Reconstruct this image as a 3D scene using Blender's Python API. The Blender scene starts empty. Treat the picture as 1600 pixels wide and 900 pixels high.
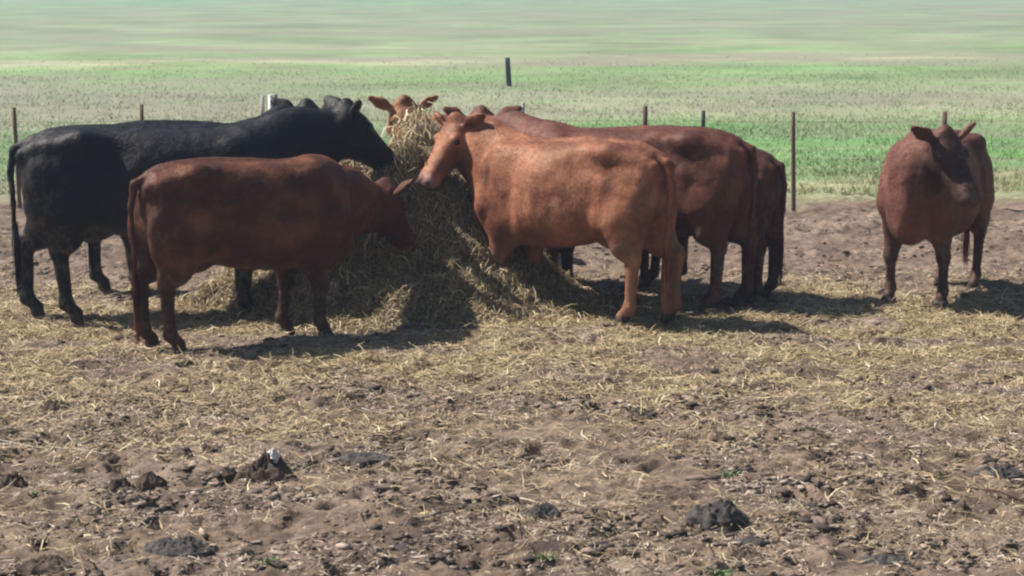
import bpy, math, random
import numpy as np
from mathutils import Vector, Matrix

# ------------------------------------------------------------------ camera, sky, sun, exposure
sc = bpy.context.scene
C = sc.collection
CAM_H = 2.45
PITCH = math.atan(480 / 3500)
cam = bpy.data.cameras.new('camera'); cam_o = bpy.data.objects.new('camera', cam); C.objects.link(cam_o)
cam_o.location = (0, 0, CAM_H); cam_o.rotation_euler = (math.pi / 2 - PITCH, 0, 0)
cam.sensor_width = 36; cam.lens = 3500 / 1600 * 36; cam.clip_start = 0.1; cam.clip_end = 20000
cam.dof.use_dof = True; cam.dof.focus_distance = 16.6; cam.dof.aperture_fstop = 8.0
sc.camera = cam_o

SUN_EL = math.radians(50)
SUN_V = Vector((-0.96, 0.27, 0)).normalized() * math.cos(SUN_EL) + Vector((0, 0, math.sin(SUN_EL)))
w = bpy.data.worlds.new('World'); sc.world = w; w.use_nodes = True
wn = w.node_tree.nodes; wl = w.node_tree.links
sky = wn.new('ShaderNodeTexSky'); sky.sky_type = 'NISHITA'; sky.sun_disc = False
sky.sun_elevation = SUN_EL; sky.sun_rotation = math.atan2(SUN_V.x, SUN_V.y)
sky.air_density = 1.6; sky.dust_density = 1.0; sky.ozone_density = 1.5
wl.new(sky.outputs[0], wn['Background'].inputs[0]); wn['Background'].inputs[1].default_value = 0.05
sun = bpy.data.lights.new('sun', 'SUN'); sun.energy = 5.0; sun.angle = math.radians(0.6); sun.color = (1.0, 0.94, 0.87)
so = bpy.data.objects.new('sun', sun); C.objects.link(so)
so.rotation_euler = SUN_V.to_track_quat('Z', 'Y').to_euler(); so.location = (-20, 0, 30)
sc.view_settings.view_transform = 'Standard'; sc.view_settings.look = 'None'
sc.view_settings.exposure = 0.90; sc.view_settings.gamma = 1.0
sc.cycles.filter_width = 2.2
sc.cycles.max_bounces = 5

R = np.random.default_rng(7)
rnd = random.Random(3)

# ------------------------------------------------------------------ helpers
def tag(o, label=None, cat=None, group=None, kind=None):
    if label: o['label'] = label
    if cat: o['category'] = cat
    if group: o['group'] = group
    if kind: o['kind'] = kind
    return o

def gp(px, py):
    """ground point (metres) seen at a photograph pixel; used once, to work out where things stand"""
    u, v = px - 800.0, 450.0 - py
    c, s = math.cos(PITCH), math.sin(PITCH)
    dx, dy, dz = u, v * s + 3500 * c, v * c - 3500 * s
    k = CAM_H / -dz
    return (dx * k, dy * k)

def mesh_obj(name, V, F, mat=None, parent=None, smooth=True, attrs=None):
    """V (n,3), F (m,4) or (m,3) arrays -> object"""
    V = np.asarray(V, np.float32); F = np.asarray(F, np.int32)
    me = bpy.data.meshes.new(name)
    me.vertices.add(len(V)); me.vertices.foreach_set('co', V.ravel())
    k = F.shape[1]
    me.loops.add(F.size); me.loops.foreach_set('vertex_index', F.ravel())
    me.polygons.add(len(F))
    me.polygons.foreach_set('loop_start', np.arange(0, F.size, k, dtype=np.int32))
    me.polygons.foreach_set('loop_total', np.full(len(F), k, np.int32))
    if smooth: me.polygons.foreach_set('use_smooth', np.ones(len(F), bool))
    me.update(calc_edges=True)
    for an, av in (attrs or {}).items():
        a = me.attributes.new(an, 'FLOAT', 'POINT'); a.data.foreach_set('value', np.asarray(av, np.float32))
    if mat: me.materials.append(mat)
    o = bpy.data.objects.new(name, me); C.objects.link(o)
    if parent: o.parent = parent
    return o

def empty(name, loc=(0, 0, 0), rz=0.0, s=1.0):
    o = bpy.data.objects.new(name, None); C.objects.link(o)
    o.location = loc; o.rotation_euler = (0, 0, rz); o.scale = (s, s, s); o.empty_display_size = 0.2
    return o

def ball(c, r, a=14, b=9):
    V = []; F = []
    for i in range(b + 1):
        th = math.pi * i / b
        for j in range(a):
            ph = 2 * math.pi * j / a; V.append((c[0] + r * math.sin(th) * math.cos(ph), c[1] + r * math.sin(th) * math.sin(ph), c[2] + r * math.cos(th)))
    for i in range(b):
        for j in range(a): F.append((i * a + j, (i + 1) * a + j, (i + 1) * a + (j + 1) % a, i * a + (j + 1) % a))
    return np.array(V), np.array(F)

# vectorised gradient-ish value noise
_P = R.random((256, 256)).astype(np.float32)
def vnoise(x, y, seed=0):
    x = x + seed * 17.31; y = y + seed * 9.77
    xi = np.floor(x).astype(np.int64); yi = np.floor(y).astype(np.int64)
    fx = x - xi; fy = y - yi
    fx = fx * fx * fx * (fx * (fx * 6 - 15) + 10); fy = fy * fy * fy * (fy * (fy * 6 - 15) + 10)
    a = _P[xi & 255, yi & 255]; b = _P[(xi + 1) & 255, yi & 255]
    c = _P[xi & 255, (yi + 1) & 255]; d = _P[(xi + 1) & 255, (yi + 1) & 255]
    return (a * (1 - fx) + b * fx) * (1 - fy) + (c * (1 - fx) + d * fx) * fy - 0.5

def sstep(a, b, x):
    t = np.clip((x - a) / (b - a), 0, 1); return t * t * (3 - 2 * t)

# ------------------------------------------------------------------ materials
def newmat(name):
    m = bpy.data.materials.new(name); m.use_nodes = True
    nt = m.node_tree; n = nt.nodes; l = nt.links
    b = n['Principled BSDF']
    return m, n, l, b

def node(n, t, **kw):
    x = n.new(t)
    for k, v in kw.items(): setattr(x, k, v)
    return x

def noise(n, l, vec, scale, detail=4, rough=0.55, dist=0.0):
    x = n.new('ShaderNodeTexNoise'); x.inputs['Scale'].default_value = scale
    x.inputs['Detail'].default_value = detail; x.inputs['Roughness'].default_value = rough
    x.inputs['Distortion'].default_value = dist
    if vec is not None: l.new(vec, x.inputs['Vector'])
    return x.outputs['Fac']

def ramp(n, l, fac, stops, interp='LINEAR'):
    x = n.new('ShaderNodeValToRGB'); cr = x.color_ramp; cr.interpolation = interp
    while len(cr.elements) < len(stops): cr.elements.new(0.5)
    for e, (p, c) in zip(cr.elements, stops):
        e.position = p; e.color = (c[0], c[1], c[2], 1) if not isinstance(c, (int, float)) else (c, c, c, 1)
    l.new(fac, x.inputs[0]); return x.outputs[0]

def mixc(n, l, fac, a, b, mode='MIX'):
    x = n.new('ShaderNodeMix'); x.data_type = 'RGBA'; x.blend_type = mode
    for s, v in ((0, fac), (6, a), (7, b)):
        if hasattr(v, 'node'): l.new(v, x.inputs[s])
        elif isinstance(v, (int, float)): x.inputs[s].default_value = v
        else: x.inputs[s].default_value = (v[0], v[1], v[2], 1)
    return x.outputs[2]

def mth(n, l, op, a, b=None, c=None, clamp=False):
    x = n.new('ShaderNodeMath'); x.operation = op; x.use_clamp = clamp
    for i, v in enumerate((a, b, c)):
        if v is None: continue
        if hasattr(v, 'node'): l.new(v, x.inputs[i])
        else: x.inputs[i].default_value = v
    return x.outputs[0]

def mapping(n, l, vec, scale=(1, 1, 1), loc=(0, 0, 0)):
    x = n.new('ShaderNodeMapping'); x.inputs['Scale'].default_value = scale; x.inputs['Location'].default_value = loc
    l.new(vec, x.inputs['Vector']); return x.outputs[0]

def bump(n, l, h, strength, dist, prev=None):
    x = n.new('ShaderNodeBump'); x.inputs['Strength'].default_value = strength; x.inputs['Distance'].default_value = dist
    l.new(h, x.inputs['Height'])
    if prev is not None: l.new(prev, x.inputs['Normal'])
    return x.outputs[0]

def field_colour(n, l, pos):
    """colour of the pasture as it lies on the land: bands of green regrowth, dry stubble and pale verge"""
    sep = n.new('ShaderNodeSeparateXYZ'); l.new(pos, sep.inputs[0])
    X, Y = sep.outputs[0], sep.outputs[1]
    k = mth(n, l, 'MULTIPLY_ADD', X, -0.0035, 1.0)
    Yp = mth(n, l, 'MULTIPLY', Y, k)
    w1 = noise(n, l, mapping(n, l, pos, (0.06, 0.10, 1)), 1.0, 5, 0.6)
    w2 = noise(n, l, mapping(n, l, pos, (0.35, 0.5, 1)), 1.0, 4, 0.6)
    t = mth(n, l, 'DIVIDE', 27.66, Yp)
    t = mth(n, l, 'SUBTRACT', t, 0.0968)
    wob = mth(n, l, 'ADD', mth(n, l, 'MULTIPLY_ADD', w1, 0.24, -0.12), mth(n, l, 'MULTIPLY_ADD', w2, 0.14, -0.07))
    wob = mth(n, l, 'MULTIPLY', wob, mth(n, l, 'MULTIPLY_ADD', t, 0.9, 0.22))
    t = mth(n, l, 'ADD', t, wob, clamp=True)
    GR = (0.20, 0.335, 0.15); GR2 = (0.25, 0.37, 0.18); MUT = (0.25, 0.32, 0.20); PK = (0.315, 0.305, 0.235)
    TAN = (0.52, 0.47, 0.36)
    col = ramp(n, l, t, [(0.0, (0.20, 0.34, 0.14)), (0.03, (0.25, 0.33, 0.19)), (0.07, MUT), (0.12, (0.28, 0.31, 0.22)), (0.17, MUT),
                         (0.22, (0.33, 0.37, 0.25)), (0.262, GR2), (0.283, (0.38, 0.38, 0.27)), (0.298, TAN), (0.315, (0.33, 0.37, 0.22)),
                         (0.335, (0.23, 0.36, 0.16)), (0.40, (0.25, 0.35, 0.17)), (0.43, (0.29, 0.35, 0.21)), (0.48, PK), (0.56, (0.36, 0.345, 0.26)), (0.615, (0.28, 0.35, 0.19)),
                         (0.65, GR), (0.85, (0.18, 0.34, 0.115)), (0.90, (0.29, 0.36, 0.19)), (0.945, (0.42, 0.38, 0.26)), (1.0, (0.33, 0.30, 0.20))])
    # drier and greener patches, long faint streaks
    s1 = noise(n, l, mapping(n, l, pos, (0.10, 0.55, 1), (3, 8, 0)), 1.0, 6, 0.65)
    s1 = ramp(n, l, s1, [(0.46, 0.0), (0.66, 1.0)])
    col = mixc(n, l, mth(n, l, 'MULTIPLY', s1, 0.55), col, (0.35, 0.32, 0.26))
    s2 = noise(n, l, mapping(n, l, pos, (0.5, 0.9, 1), (13, 2, 0)), 1.0, 6, 0.7)
    s2 = ramp(n, l, s2, [(0.48, 0.0), (0.62, 1.0)])
    col = mixc(n, l, mth(n, l, 'MULTIPLY', s2, 0.45), col, (0.18, 0.335, 0.125))
    s3 = noise(n, l, mapping(n, l, pos, (2.5, 3.2, 1), (5, 2, 0)), 1.0, 8, 0.75)
    s4 = noise(n, l, mapping(n, l, pos, (0.13, 0.10, 1), (1, 7, 0)), 1.0, 7, 0.7)
    col = mixc(n, l, 0.8, col, ramp(n, l, s4, [(0.35, 0.60), (0.65, 1.36)]), 'MULTIPLY')
    s5 = noise(n, l, mapping(n, l, pos, (0.06, 0.05, 1), (4, 2, 0)), 1.0, 9, 0.75)
    col = mixc(n, l, mth(n, l, 'MULTIPLY', ramp(n, l, s5, [(0.46, 0.0), (0.60, 0.8)]), 1.0), col, (0.30, 0.275, 0.225))
    fa = n.new('ShaderNodeMapRange'); fa.inputs['From Min'].default_value = 25; fa.inputs['From Max'].default_value = 120
    fa.inputs['To Min'].default_value = 0.8; fa.inputs['To Max'].default_value = 0.12; l.new(Y, fa.inputs['Value'])
    col = mixc(n, l, 1.0, col, (0.64, 0.68, 0.58), 'MULTIPLY')
    return mixc(n, l, fa.outputs[0], col, ramp(n, l, s3, [(0.3, 0.65), (0.7, 1.35)]), 'MULTIPLY')

def make_ground_mat():
    m, n, l, b = newmat('trampled soil and pasture')
    geo = n.new('ShaderNodeNewGeometry'); pos = geo.outputs['Position']
    sep = n.new('ShaderNodeSeparateXYZ'); l.new(pos, sep.inputs[0]); Y = sep.outputs[1]
    # soil
    a = noise(n, l, pos, 0.9, 6, 0.65); c = noise(n, l, pos, 7, 8, 0.7); d = noise(n, l, pos, 45, 6, 0.7)
    soil = ramp(n, l, a, [(0.3, (0.100, 0.070, 0.051)), (0.5, (0.170, 0.122, 0.089)), (0.7, (0.265, 0.198, 0.147))])
    soil = mixc(n, l, 0.85, soil, ramp(n, l, c, [(0.33, 0.45), (0.5, 0.95), (0.68, 1.35)]), 'MULTIPLY')
    soil = mixc(n, l, 0.8, soil, ramp(n, l, d, [(0.3, 0.55), (0.55, 1.0), (0.72, 1.55)]), 'MULTIPLY')
    # chaff trodden into the soil
    at = node(n, 'ShaderNodeAttribute', attribute_name='chaff')
    ch = noise(n, l, pos, 22, 8, 0.8)
    chf = mth(n, l, 'MULTIPLY', ramp(n, l, ch, [(0.38, 0.0), (0.58, 1.0)]), at.outputs['Fac'])
    chc = ramp(n, l, noise(n, l, pos, 60, 5, 0.7), [(0.3, (0.20, 0.15, 0.075)), (0.7, (0.46, 0.37, 0.20))])
    soil = mixc(n, l, chf, soil, chc)
    # manure-dark damp spots
    dk = noise(n, l, mapping(n, l, pos, (1, 1, 1), (40, 3, 0)), 3.2, 5, 0.6)
    dkf = ramp(n, l, dk, [(0.54, 0.0), (0.64, 0.8)])
    soil = mixc(n, l, dkf, soil, (0.075, 0.055, 0.048))
    fld = field_colour(n, l, pos)
    wob = noise(n, l, pos, 0.8, 6, 0.7)
    e = mth(n, l, 'MULTIPLY_ADD', wob, 3.0, Y)
    f = n.new('ShaderNodeMapRange'); f.inputs['From Min'].default_value = 26.0; f.inputs['From Max'].default_value = 27.0
    l.new(e, f.inputs['Value'])
    l.new(mixc(n, l, f.outputs[0], soil, fld), b.inputs['Base Color'])
    b.inputs['Roughness'].default_value = 0.95; b.inputs['Specular IOR Level'].default_value = 0.15
    l.new(bump(n, l, d, 0.7, 0.012, bump(n, l, c, 0.8, 0.03)), b.inputs['Normal'])
    return m

def strand_mat(name, stops, rough=0.6, trans=0.0, useg=False):
    m, n, l, b = newmat(name)
    at = node(n, 'ShaderNodeAttribute', attribute_name='tone')
    if useg:
        geo = n.new('ShaderNodeNewGeometry')
        f = field_colour(n, l, geo.outputs['Position'])
        col = mixc(n, l, 1.0, f, ramp(n, l, at.outputs['Fac'], stops), 'MULTIPLY')
    else:
        col = ramp(n, l, at.outputs['Fac'], stops)
    l.new(col, b.inputs['Base Color']); b.inputs['Roughness'].default_value = rough
    b.inputs['Specular IOR Level'].default_value = 0.3
    return m

def coat_mat(name, base, dark, light, leg, muzzle, spec=0.26):
    m, n, l, b = newmat(name)
    tc = n.new('ShaderNodeTexCoord'); pos = tc.outputs['Object']
    a = noise(n, l, mapping(n, l, pos, (1.6, 2.0, 2.2)), 1.9, 6, 0.62)
    col = ramp(n, l, a, [(0.33, dark), (0.5, base), (0.7, light)])
    h = noise(n, l, mapping(n, l, pos, (9, 22, 5)), 6, 5, 0.7)
    col = mixc(n, l, 0.55, col, ramp(n, l, h, [(0.3, 0.6), (0.7, 1.45)]), 'MULTIPLY')
    h2 = noise(n, l, mapping(n, l, pos, (1, 1, 0.6)), 9, 6, 0.7)
    col = mixc(n, l, 0.32, col, ramp(n, l, h2, [(0.35, 0.6), (0.65, 1.35)]), 'MULTIPLY')
    tn = node(n, 'ShaderNodeAttribute', attribute_name='tone')
    lg = node(n, 'ShaderNodeAttribute', attribute_name='leg')
    mz = node(n, 'ShaderNodeAttribute', attribute_name='muzzle')
    hf = node(n, 'ShaderNodeAttribute', attribute_name='hoof')
    col = mixc(n, l, lg.outputs['Fac'], col, leg)
    # dried mud flecks on the lower legs and belly
    mud = ramp(n, l, noise(n, l, pos, 14, 6, 0.7), [(0.55, 0.0), (0.66, 0.6)])
    col = mixc(n, l, mth(n, l, 'MULTIPLY', mud, lg.outputs['Fac']), col, (0.17, 0.12, 0.085))
    # dried dung and dust on the hindquarters, flank and belly
    dr = node(n, 'ShaderNodeAttribute', attribute_name='dirt')
    dd = noise(n, l, mapping(n, l, pos, (1, 1, 0.7), (7, 3, 1)), 11, 8, 0.75)
    dd = mth(n, l, 'MULTIPLY', ramp(n, l, dd, [(0.50, 0.0), (0.62, 0.75)]), dr.outputs['Fac'])
    col = mixc(n, l, dd, col, (0.12, 0.088, 0.062))
    col = mixc(n, l, mz.outputs['Fac'], col, muzzle)
    col = mixc(n, l, hf.outputs['Fac'], col, (0.035, 0.028, 0.025))
    vm = n.new('ShaderNodeVectorMath'); vm.operation = 'SCALE'; l.new(col, vm.inputs[0]); l.new(mth(n, l, 'ADD', tn.outputs['Fac'], 1.0), vm.inputs['Scale'])
    l.new(vm.outputs[0], b.inputs['Base Color'])
    l.new(ramp(n, l, h, [(0.3, 0.50), (0.7, 0.66)]), b.inputs['Roughness'])
    b.inputs['Specular IOR Level'].default_value = spec
    b.inputs['Specular Tint'].default_value = (min(1, .55 + light[0] * 2.2), min(1, .5 + light[1] * 2.2), min(1, .45 + light[2] * 2.2), 1)
    b.inputs['Sheen Weight'].default_value = 0.06 if base[0] > 0.05 else 0.0; b.inputs['Sheen Roughness'].default_value = 0.4
    b.inputs['Sheen Tint'].default_value = (light[0] * 2 + .1, light[1] * 2 + .1, light[2] * 2 + .1, 1)
    mid = noise(n, l, pos, 5, 3, 0.5)
    l.new(bump(n, l, h, 0.4, 0.006, bump(n, l, h2, 0.22, 0.015, bump(n, l, mid, 0.4, 0.04))), b.inputs['Normal'])
    return m

def plain_mat(name, c1, c2, scale=10, rough=0.8, bmp=0.3, spec=0.3, metal=0.0):
    m, n, l, b = newmat(name)
    tc = n.new('ShaderNodeTexCoord'); pos = tc.outputs['Object']
    a = noise(n, l, pos, scale, 7, 0.65)
    l.new(ramp(n, l, a, [(0.3, c1), (0.7, c2)]), b.inputs['Base Color'])
    b.inputs['Roughness'].default_value = rough; b.inputs['Specular IOR Level'].default_value = spec
    b.inputs['Metallic'].default_value = metal
    l.new(bump(n, l, a, bmp, 0.02), b.inputs['Normal'])
    return m

# ------------------------------------------------------------------ GROUND
PILE = (-0.62, 17.25)
def base_height(x, y):
    near = 1 - sstep(26, 34, y)
    h = 0.05 * vnoise(x / 2.3, y / 2.3, 1) + 0.05 * vnoise(x / 0.85, y / 0.85, 2) * near
    r = vnoise(x / 0.33, y / 0.33, 3)
    h = h + 0.040 * r * near
    h = h + (0.034 * vnoise(x / 0.14, y / 0.14, 4) + 0.030 * vnoise(x / 0.07, y / 0.07, 5) * np.clip(0.6 + 2 * vnoise(x / .5, y / .5, 7), .15, 1.4) + 0.013 * vnoise(x / 0.034, y / 0.034, 6)) * near
    h = h + 0.30 * vnoise(x / 40, y / 40, 8) * sstep(40, 120, y)
    return h

prints = []
for i in range(2600):
    py = rnd.uniform(9, 25); prints.append((rnd.uniform(-0.27, 0.27) * py, py, rnd.uniform(0.04, 0.075), rnd.uniform(0.012, 0.035)))
def stamp(xs, ys, H):
    for (cx, cy, r, d) in prints:
        i0, i1 = np.searchsorted(xs, [cx - 2.4 * r, cx + 2.4 * r]); j0, j1 = np.searchsorted(ys, [cy - 2.4 * r, cy + 2.4 * r])
        if i1 <= i0 or j1 <= j0: continue
        q = ((xs[i0:i1, None] - cx) ** 2 + (ys[None, j0:j1] - cy) ** 2) / (r * r)
        H[i0:i1, j0:j1] += -d * np.exp(-q * q) + 0.35 * d * np.exp(-((np.sqrt(q) - 1.5) / 0.4) ** 2)

def axis_lin(segs):
    out = [segs[0][0]]
    for a, b, st in segs:
        k = max(1, int(round((b - a) / st))); out += list(np.linspace(a, b, k + 1)[1:])
    return np.array(out)
xs = axis_lin([(-6000, -1000, 1250), (-1000, -200, 160), (-200, -40, 20), (-40, -8, 1.6), (-8, -5, 0.08), (-5, 5, 0.019), (5, 8, 0.08), (8, 40, 1.6), (40, 200, 20), (200, 1000, 160), (1000, 6000, 1250)])
ys = axis_lin([(-1500, -100, 200), (-100, 0, 20), (0, 8, 1.0), (8, 12, 0.016), (12, 19, 0.022), (19, 28, 0.04), (28, 60, 0.5), (60, 300, 5), (300, 1500, 120), (1500, 9000, 1500)])
XX, YY = np.meshgrid(xs, ys, indexing='ij')
HH = base_height(XX, YY); stamp(xs, ys, HH)
HH *= np.where((YY < 7) | (np.abs(XX) > 9), 0.5, 1.0)
def ground_z(x, y):
    x = np.asarray(x, float); y = np.asarray(y, float)
    i = np.clip(np.searchsorted(xs, x) - 1, 0, len(xs) - 2); j = np.clip(np.searchsorted(ys, y) - 1, 0, len(ys) - 2)
    fx = np.clip((x - xs[i]) / (xs[i + 1] - xs[i]), 0, 1); fy = np.clip((y - ys[j]) / (ys[j + 1] - ys[j]), 0, 1)
    return (HH[i, j] * (1 - fx) + HH[i + 1, j] * fx) * (1 - fy) + (HH[i, j + 1] * (1 - fx) + HH[i + 1, j + 1] * fx) * fy
def chaff_density(x, y):
    """hay litter lies thick around the feeding place and thins towards the camera"""
    d = np.exp(-((y - 15.9) / 1.7) ** 2) * 1.25 + 0.24 * np.exp(-((y - 13.2) / 1.5) ** 2) + 0.05 * (y < 13)
    d = d * (0.75 + 0.25 * sstep(6.5, 3.0, np.abs(x + 0.3)))
    d = d * np.clip(0.75 + 2.2 * vnoise(x / 0.7, y / 0.45, 11) + 1.1 * vnoise(x / 0.22, y / 0.2, 12), 0.03, 1.6)
    return np.clip(d, 0, 1) * (y < 24)
nx, ny = len(xs), len(ys)
V = np.stack([XX, YY, HH], -1).reshape(-1, 3)
I = np.arange(nx * ny).reshape(nx, ny)
F = np.stack([I[:-1, :-1], I[1:, :-1], I[1:, 1:], I[:-1, 1:]], -1).reshape(-1, 4)
ground = mesh_obj('ground', V, F, make_ground_mat(), attrs={'chaff': chaff_density(XX, YY).ravel()})
tag(ground, 'trampled brown soil of the corral running into green pasture', kind='structure')

# ------------------------------------------------------------------ strands (straw, grass)
def strands(name, P, D, L, W, mat, tone, bend=0.2, droop=0.0, parent=None, seg=2, upn=None, extra=None):
    """P base (n,3), D unit direction (n,3), L length, W width -> one ribbon mesh"""
    n_ = len(P); L = np.broadcast_to(L, n_)[:, None]; W = np.broadcast_to(W, n_)[:, None]
    up = (np.tile(np.array([[0, 0, 1.0]]), (n_, 1)) if upn is None else upn) + R.normal(0, .35, (n_, 3))
    S = np.cross(D, up); S /= np.linalg.norm(S, axis=1, keepdims=True) + 1e-9
    B = np.cross(D, S) * R.normal(0, bend, (n_, 1)) + S * R.normal(0, bend, (n_, 1))
    rows = []
    for i in range(seg + 1):
        t = i / seg
        c = P + D * L * t + B * L * (t * (1 - t)) * 1.5
        c[:, 2] -= droop * L[:, 0] * t * t
        ww = W * (0.5 if i in (0,) else (0.5 if i < seg else 0.2))
        rows += [c - S * ww, c + S * ww]
    V = np.stack(rows, 1); k = V.shape[1]
    base = (np.arange(n_) * k)[:, None]
    F = np.concatenate([base + np.array([[2 * i, 2 * i + 1, 2 * i + 3, 2 * i + 2]]) for i in range(seg)], 0)
    return mesh_obj(name, V.reshape(-1, 3), F, mat, parent, smooth=False, attrs=dict({'tone': np.repeat(tone, k)}, **{a_: np.repeat(v_, k) for a_, v_ in (extra or {}).items()}))

STRAW = strand_mat('dry hay strands', [(0.0, (0.075, 0.053, 0.032)), (0.3, (0.20, 0.145, 0.078)), (0.6, (0.40, 0.305, 0.160)), (0.85, (0.58, 0.47, 0.27)), (1.0, (0.80, 0.73, 0.56))])
FIBRE = strand_mat('trodden hay fibres', [(0.0, (0.08, 0.058, 0.045)), (0.4, (0.25, 0.19, 0.135)), (0.8, (0.44, 0.35, 0.24)), (1.0, (0.66, 0.58, 0.46))])
def rand_dir(n_, tilt):
    a = R.uniform(0, 2 * np.pi, n_); z = R.normal(0, tilt, n_)
    D = np.stack([np.cos(a), np.sin(a), z], 1); return D / np.linalg.norm(D, axis=1, keepdims=True)

# straw scattered over the corral
cy = R.uniform(9.3, 22, 640000); cx = R.uniform(-1, 1, len(cy)) * 0.26 * cy
keep = R.random(len(cy)) < chaff_density(cx, cy) * 0.8
cx, cy = cx[keep], cy[keep]; n_ = len(cx)
P = np.stack([cx, cy, ground_z(cx, cy) + R.uniform(-0.004, 0.016, n_)], 1)
o = strands('straw_litter', P, rand_dir(n_, 0.22), R.uniform(0.03, 0.14, n_), R.uniform(0.0025, 0.006, n_), STRAW, np.clip(R.beta(2.0, 2.2, n_), 0, 1), 0.25)
nf = 300000; fy = R.uniform(9.0, 19, nf); fx = R.uniform(-1, 1, nf) * 0.26 * fy
k = R.random(nf) < np.clip(.5 + 1.5 * vnoise(fx / .35, fy / .3, 15) + vnoise(fx / 1.3, fy / 1.1, 16), .05, 1); fx, fy = fx[k], fy[k]; nf = len(fx)
f_ = strands('trodden_fibres', np.stack([fx, fy, ground_z(fx, fy) + R.uniform(-.003, .008, nf)], 1), rand_dir(nf, 0.15), R.uniform(0.015, 0.06, nf), R.uniform(0.002, 0.005, nf), FIBRE, R.random(nf), 0.3)
tag(f_, 'short broken fibres of old hay trodden into the soil', 'chaff', kind='stuff')
tag(o, 'loose dry straw littering the trampled soil around the cattle', 'straw', kind='stuff')

# crumbs of soil and dry dung
def crumbs(name, N, label):
    y = R.uniform(9.3, 23, N); x = R.uniform(-1, 1, N) * .26 * y
    y = np.where(R.random(N) < .4, 9.1 + (y - 9.3) * .35, y); x = R.uniform(-1, 1, N) * .26 * y
    k = (vnoise(x / .45, y / .45, 61) + .5 * vnoise(x / .15, y / .15, 62) + R.normal(0, .12, N)) > 0.06
    x, y = x[k], y[k]; n_ = len(x)
    v, f = ball((0, 0, 0), 1.0, 5, 3)
    sz = R.gamma(1.3, 0.0042, n_) + 0.003
    VV = v[None] * (sz[:, None, None] * np.stack([R.uniform(.9, 2.6, n_), R.uniform(.7, 1.3, n_), R.uniform(.25, .6, n_)], 1)[:, None, :]) 
    VV = VV * (1 + R.normal(0, .28, VV.shape))
    a = R.uniform(0, 6.28, n_)[:, None]; X_, Y_ = VV[..., 0].copy(), VV[..., 1].copy()
    VV[..., 0] = X_ * np.cos(a) - Y_ * np.sin(a) + x[:, None]; VV[..., 1] = X_ * np.sin(a) + Y_ * np.cos(a) + y[:, None]
    VV[..., 2] += ground_z(x, y)[:, None] + sz[:, None] * .2
    FF = (np.arange(n_) * len(v))[:, None, None] + f[None]
    tone = np.repeat(R.random(n_), len(v))
    o = mesh_obj(name, VV.reshape(-1, 3), FF.reshape(-1, 4), CRUMB, smooth=False, attrs={'tone': tone})
    return tag(o, label, 'soil', kind='stuff')
CRUMB = strand_mat('crumbled soil', [(0.0, (0.035, 0.027, 0.025)), (0.45, (0.085, 0.062, 0.052)), (0.75, (0.20, 0.15, 0.12)), (1.0, (0.34, 0.27, 0.22))], 0.95)
crumbs('soil_crumbs', 60000, 'small dark crumbs of soil and dry dung strewn over the corral')

# green blades and dry stalks of the pasture beyond the fence
GRASS = strand_mat('pasture blades', [(0.0, (0.75, 0.82, 0.65)), (0.5, (1.15, 1.25, 1.0)), (1.0, (1.75, 1.65, 1.5))], useg=True)
gy = 24.3 + (190 - 24.3) * R.random(420000) ** 2.4; gx = R.uniform(-1, 1, len(gy)) * 0.27 * gy
edge = 24.6 + 2.2 * (vnoise(gx / 1.1, gy / 1.1, 21) + 0.5)
pr = np.clip(0.9 + 1.6 * vnoise(gx / 1.6, gy / 1.6, 22) + 1.2 * vnoise(gx / .4, gy / .4, 23), .12, 1)
keep = (gy > edge) & (R.random(len(gy)) < pr * (1 - sstep(27, 80, gy)))
gx, gy = gx[keep], gy[keep]; n_ = len(gx)
P = np.stack([gx, gy, ground_z(gx, gy) - 0.01], 1)
D = rand_dir(n_, 0.2); D[:, 2] = R.uniform(0.2, 1.5, n_); D /= np.linalg.norm(D, axis=1, keepdims=True)
o = strands('pasture_grass', P, D, R.uniform(0.04, 0.11, n_), R.uniform(0.004, 0.009, n_) * (1 + (gy - 24) * 0.018), GRASS, R.beta(2, 2.4, n_), 0.08)
tag(o, 'short green and dry pasture grass growing beyond the fence', 'grass', kind='stuff')

# ------------------------------------------------------------------ HAY PILE
def pile_h(x, y):
    """height of the heap of hay above the soil"""
    dx = x - PILE[0]; dy = y - PILE[1]
    warp = 1 + 0.25 * vnoise(x / 0.6 + 9, y / 0.6, 31)
    r1 = np.sqrt(((dx + 0.20) / 0.82) ** 2 + (dy / 0.62) ** 2) * warp
    r2 = np.sqrt(((dx + 0.10) / 1.02) ** 2 + ((dy + 0.28) / 0.95) ** 2) * warp
    h = 0.66 * np.exp(-r1 ** 3.0 * 0.9) + 0.52 * np.exp(-r2 ** 2.6 * 1.0)
    dx2 = x - (-1.95); dy2 = y - 17.0
    h = h + 0.16 * np.exp(-((dx2 / 0.55) ** 2 + (dy2 / 0.4) ** 2) * 1.2)
    return h * (1 + 0.34 * vnoise(x / 0.28, y / 0.28, 32)) + 0.09 * vnoise(x / 0.11, y / 0.11, 33) * (h > 0.04)
pile = empty('hay_pile', (PILE[0], PILE[1], 0))
tag(pile, 'tall heap of loose hay in the middle of the feeding cattle', 'hay pile')
gx_ = np.linspace(-2.0, 2.0, 190); gy_ = np.linspace(-1.7, 1.7, 170)
A, B_ = np.meshgrid(gx_, gy_, indexing='ij'); h = pile_h(A + PILE[0], B_ + PILE[1])
Z = ground_z(A + PILE[0], B_ + PILE[1]) * 0.5 + h - 0.045
r = np.stack([A, B_, Z], -1).reshape(-1, 3); I = np.arange(A.size).reshape(A.shape)
F = np.stack([I[:-1, :-1], I[1:, :-1], I[1:, 1:], I[:-1, 1:]], -1).reshape(-1, 4)
ok = (h.ravel()[F] > 0.02).any(1)
HAYCORE = plain_mat('packed hay', (0.07, 0.052, 0.03), (0.26, 0.20, 0.10), 30, 0.95, 0.9, 0.1)
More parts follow.
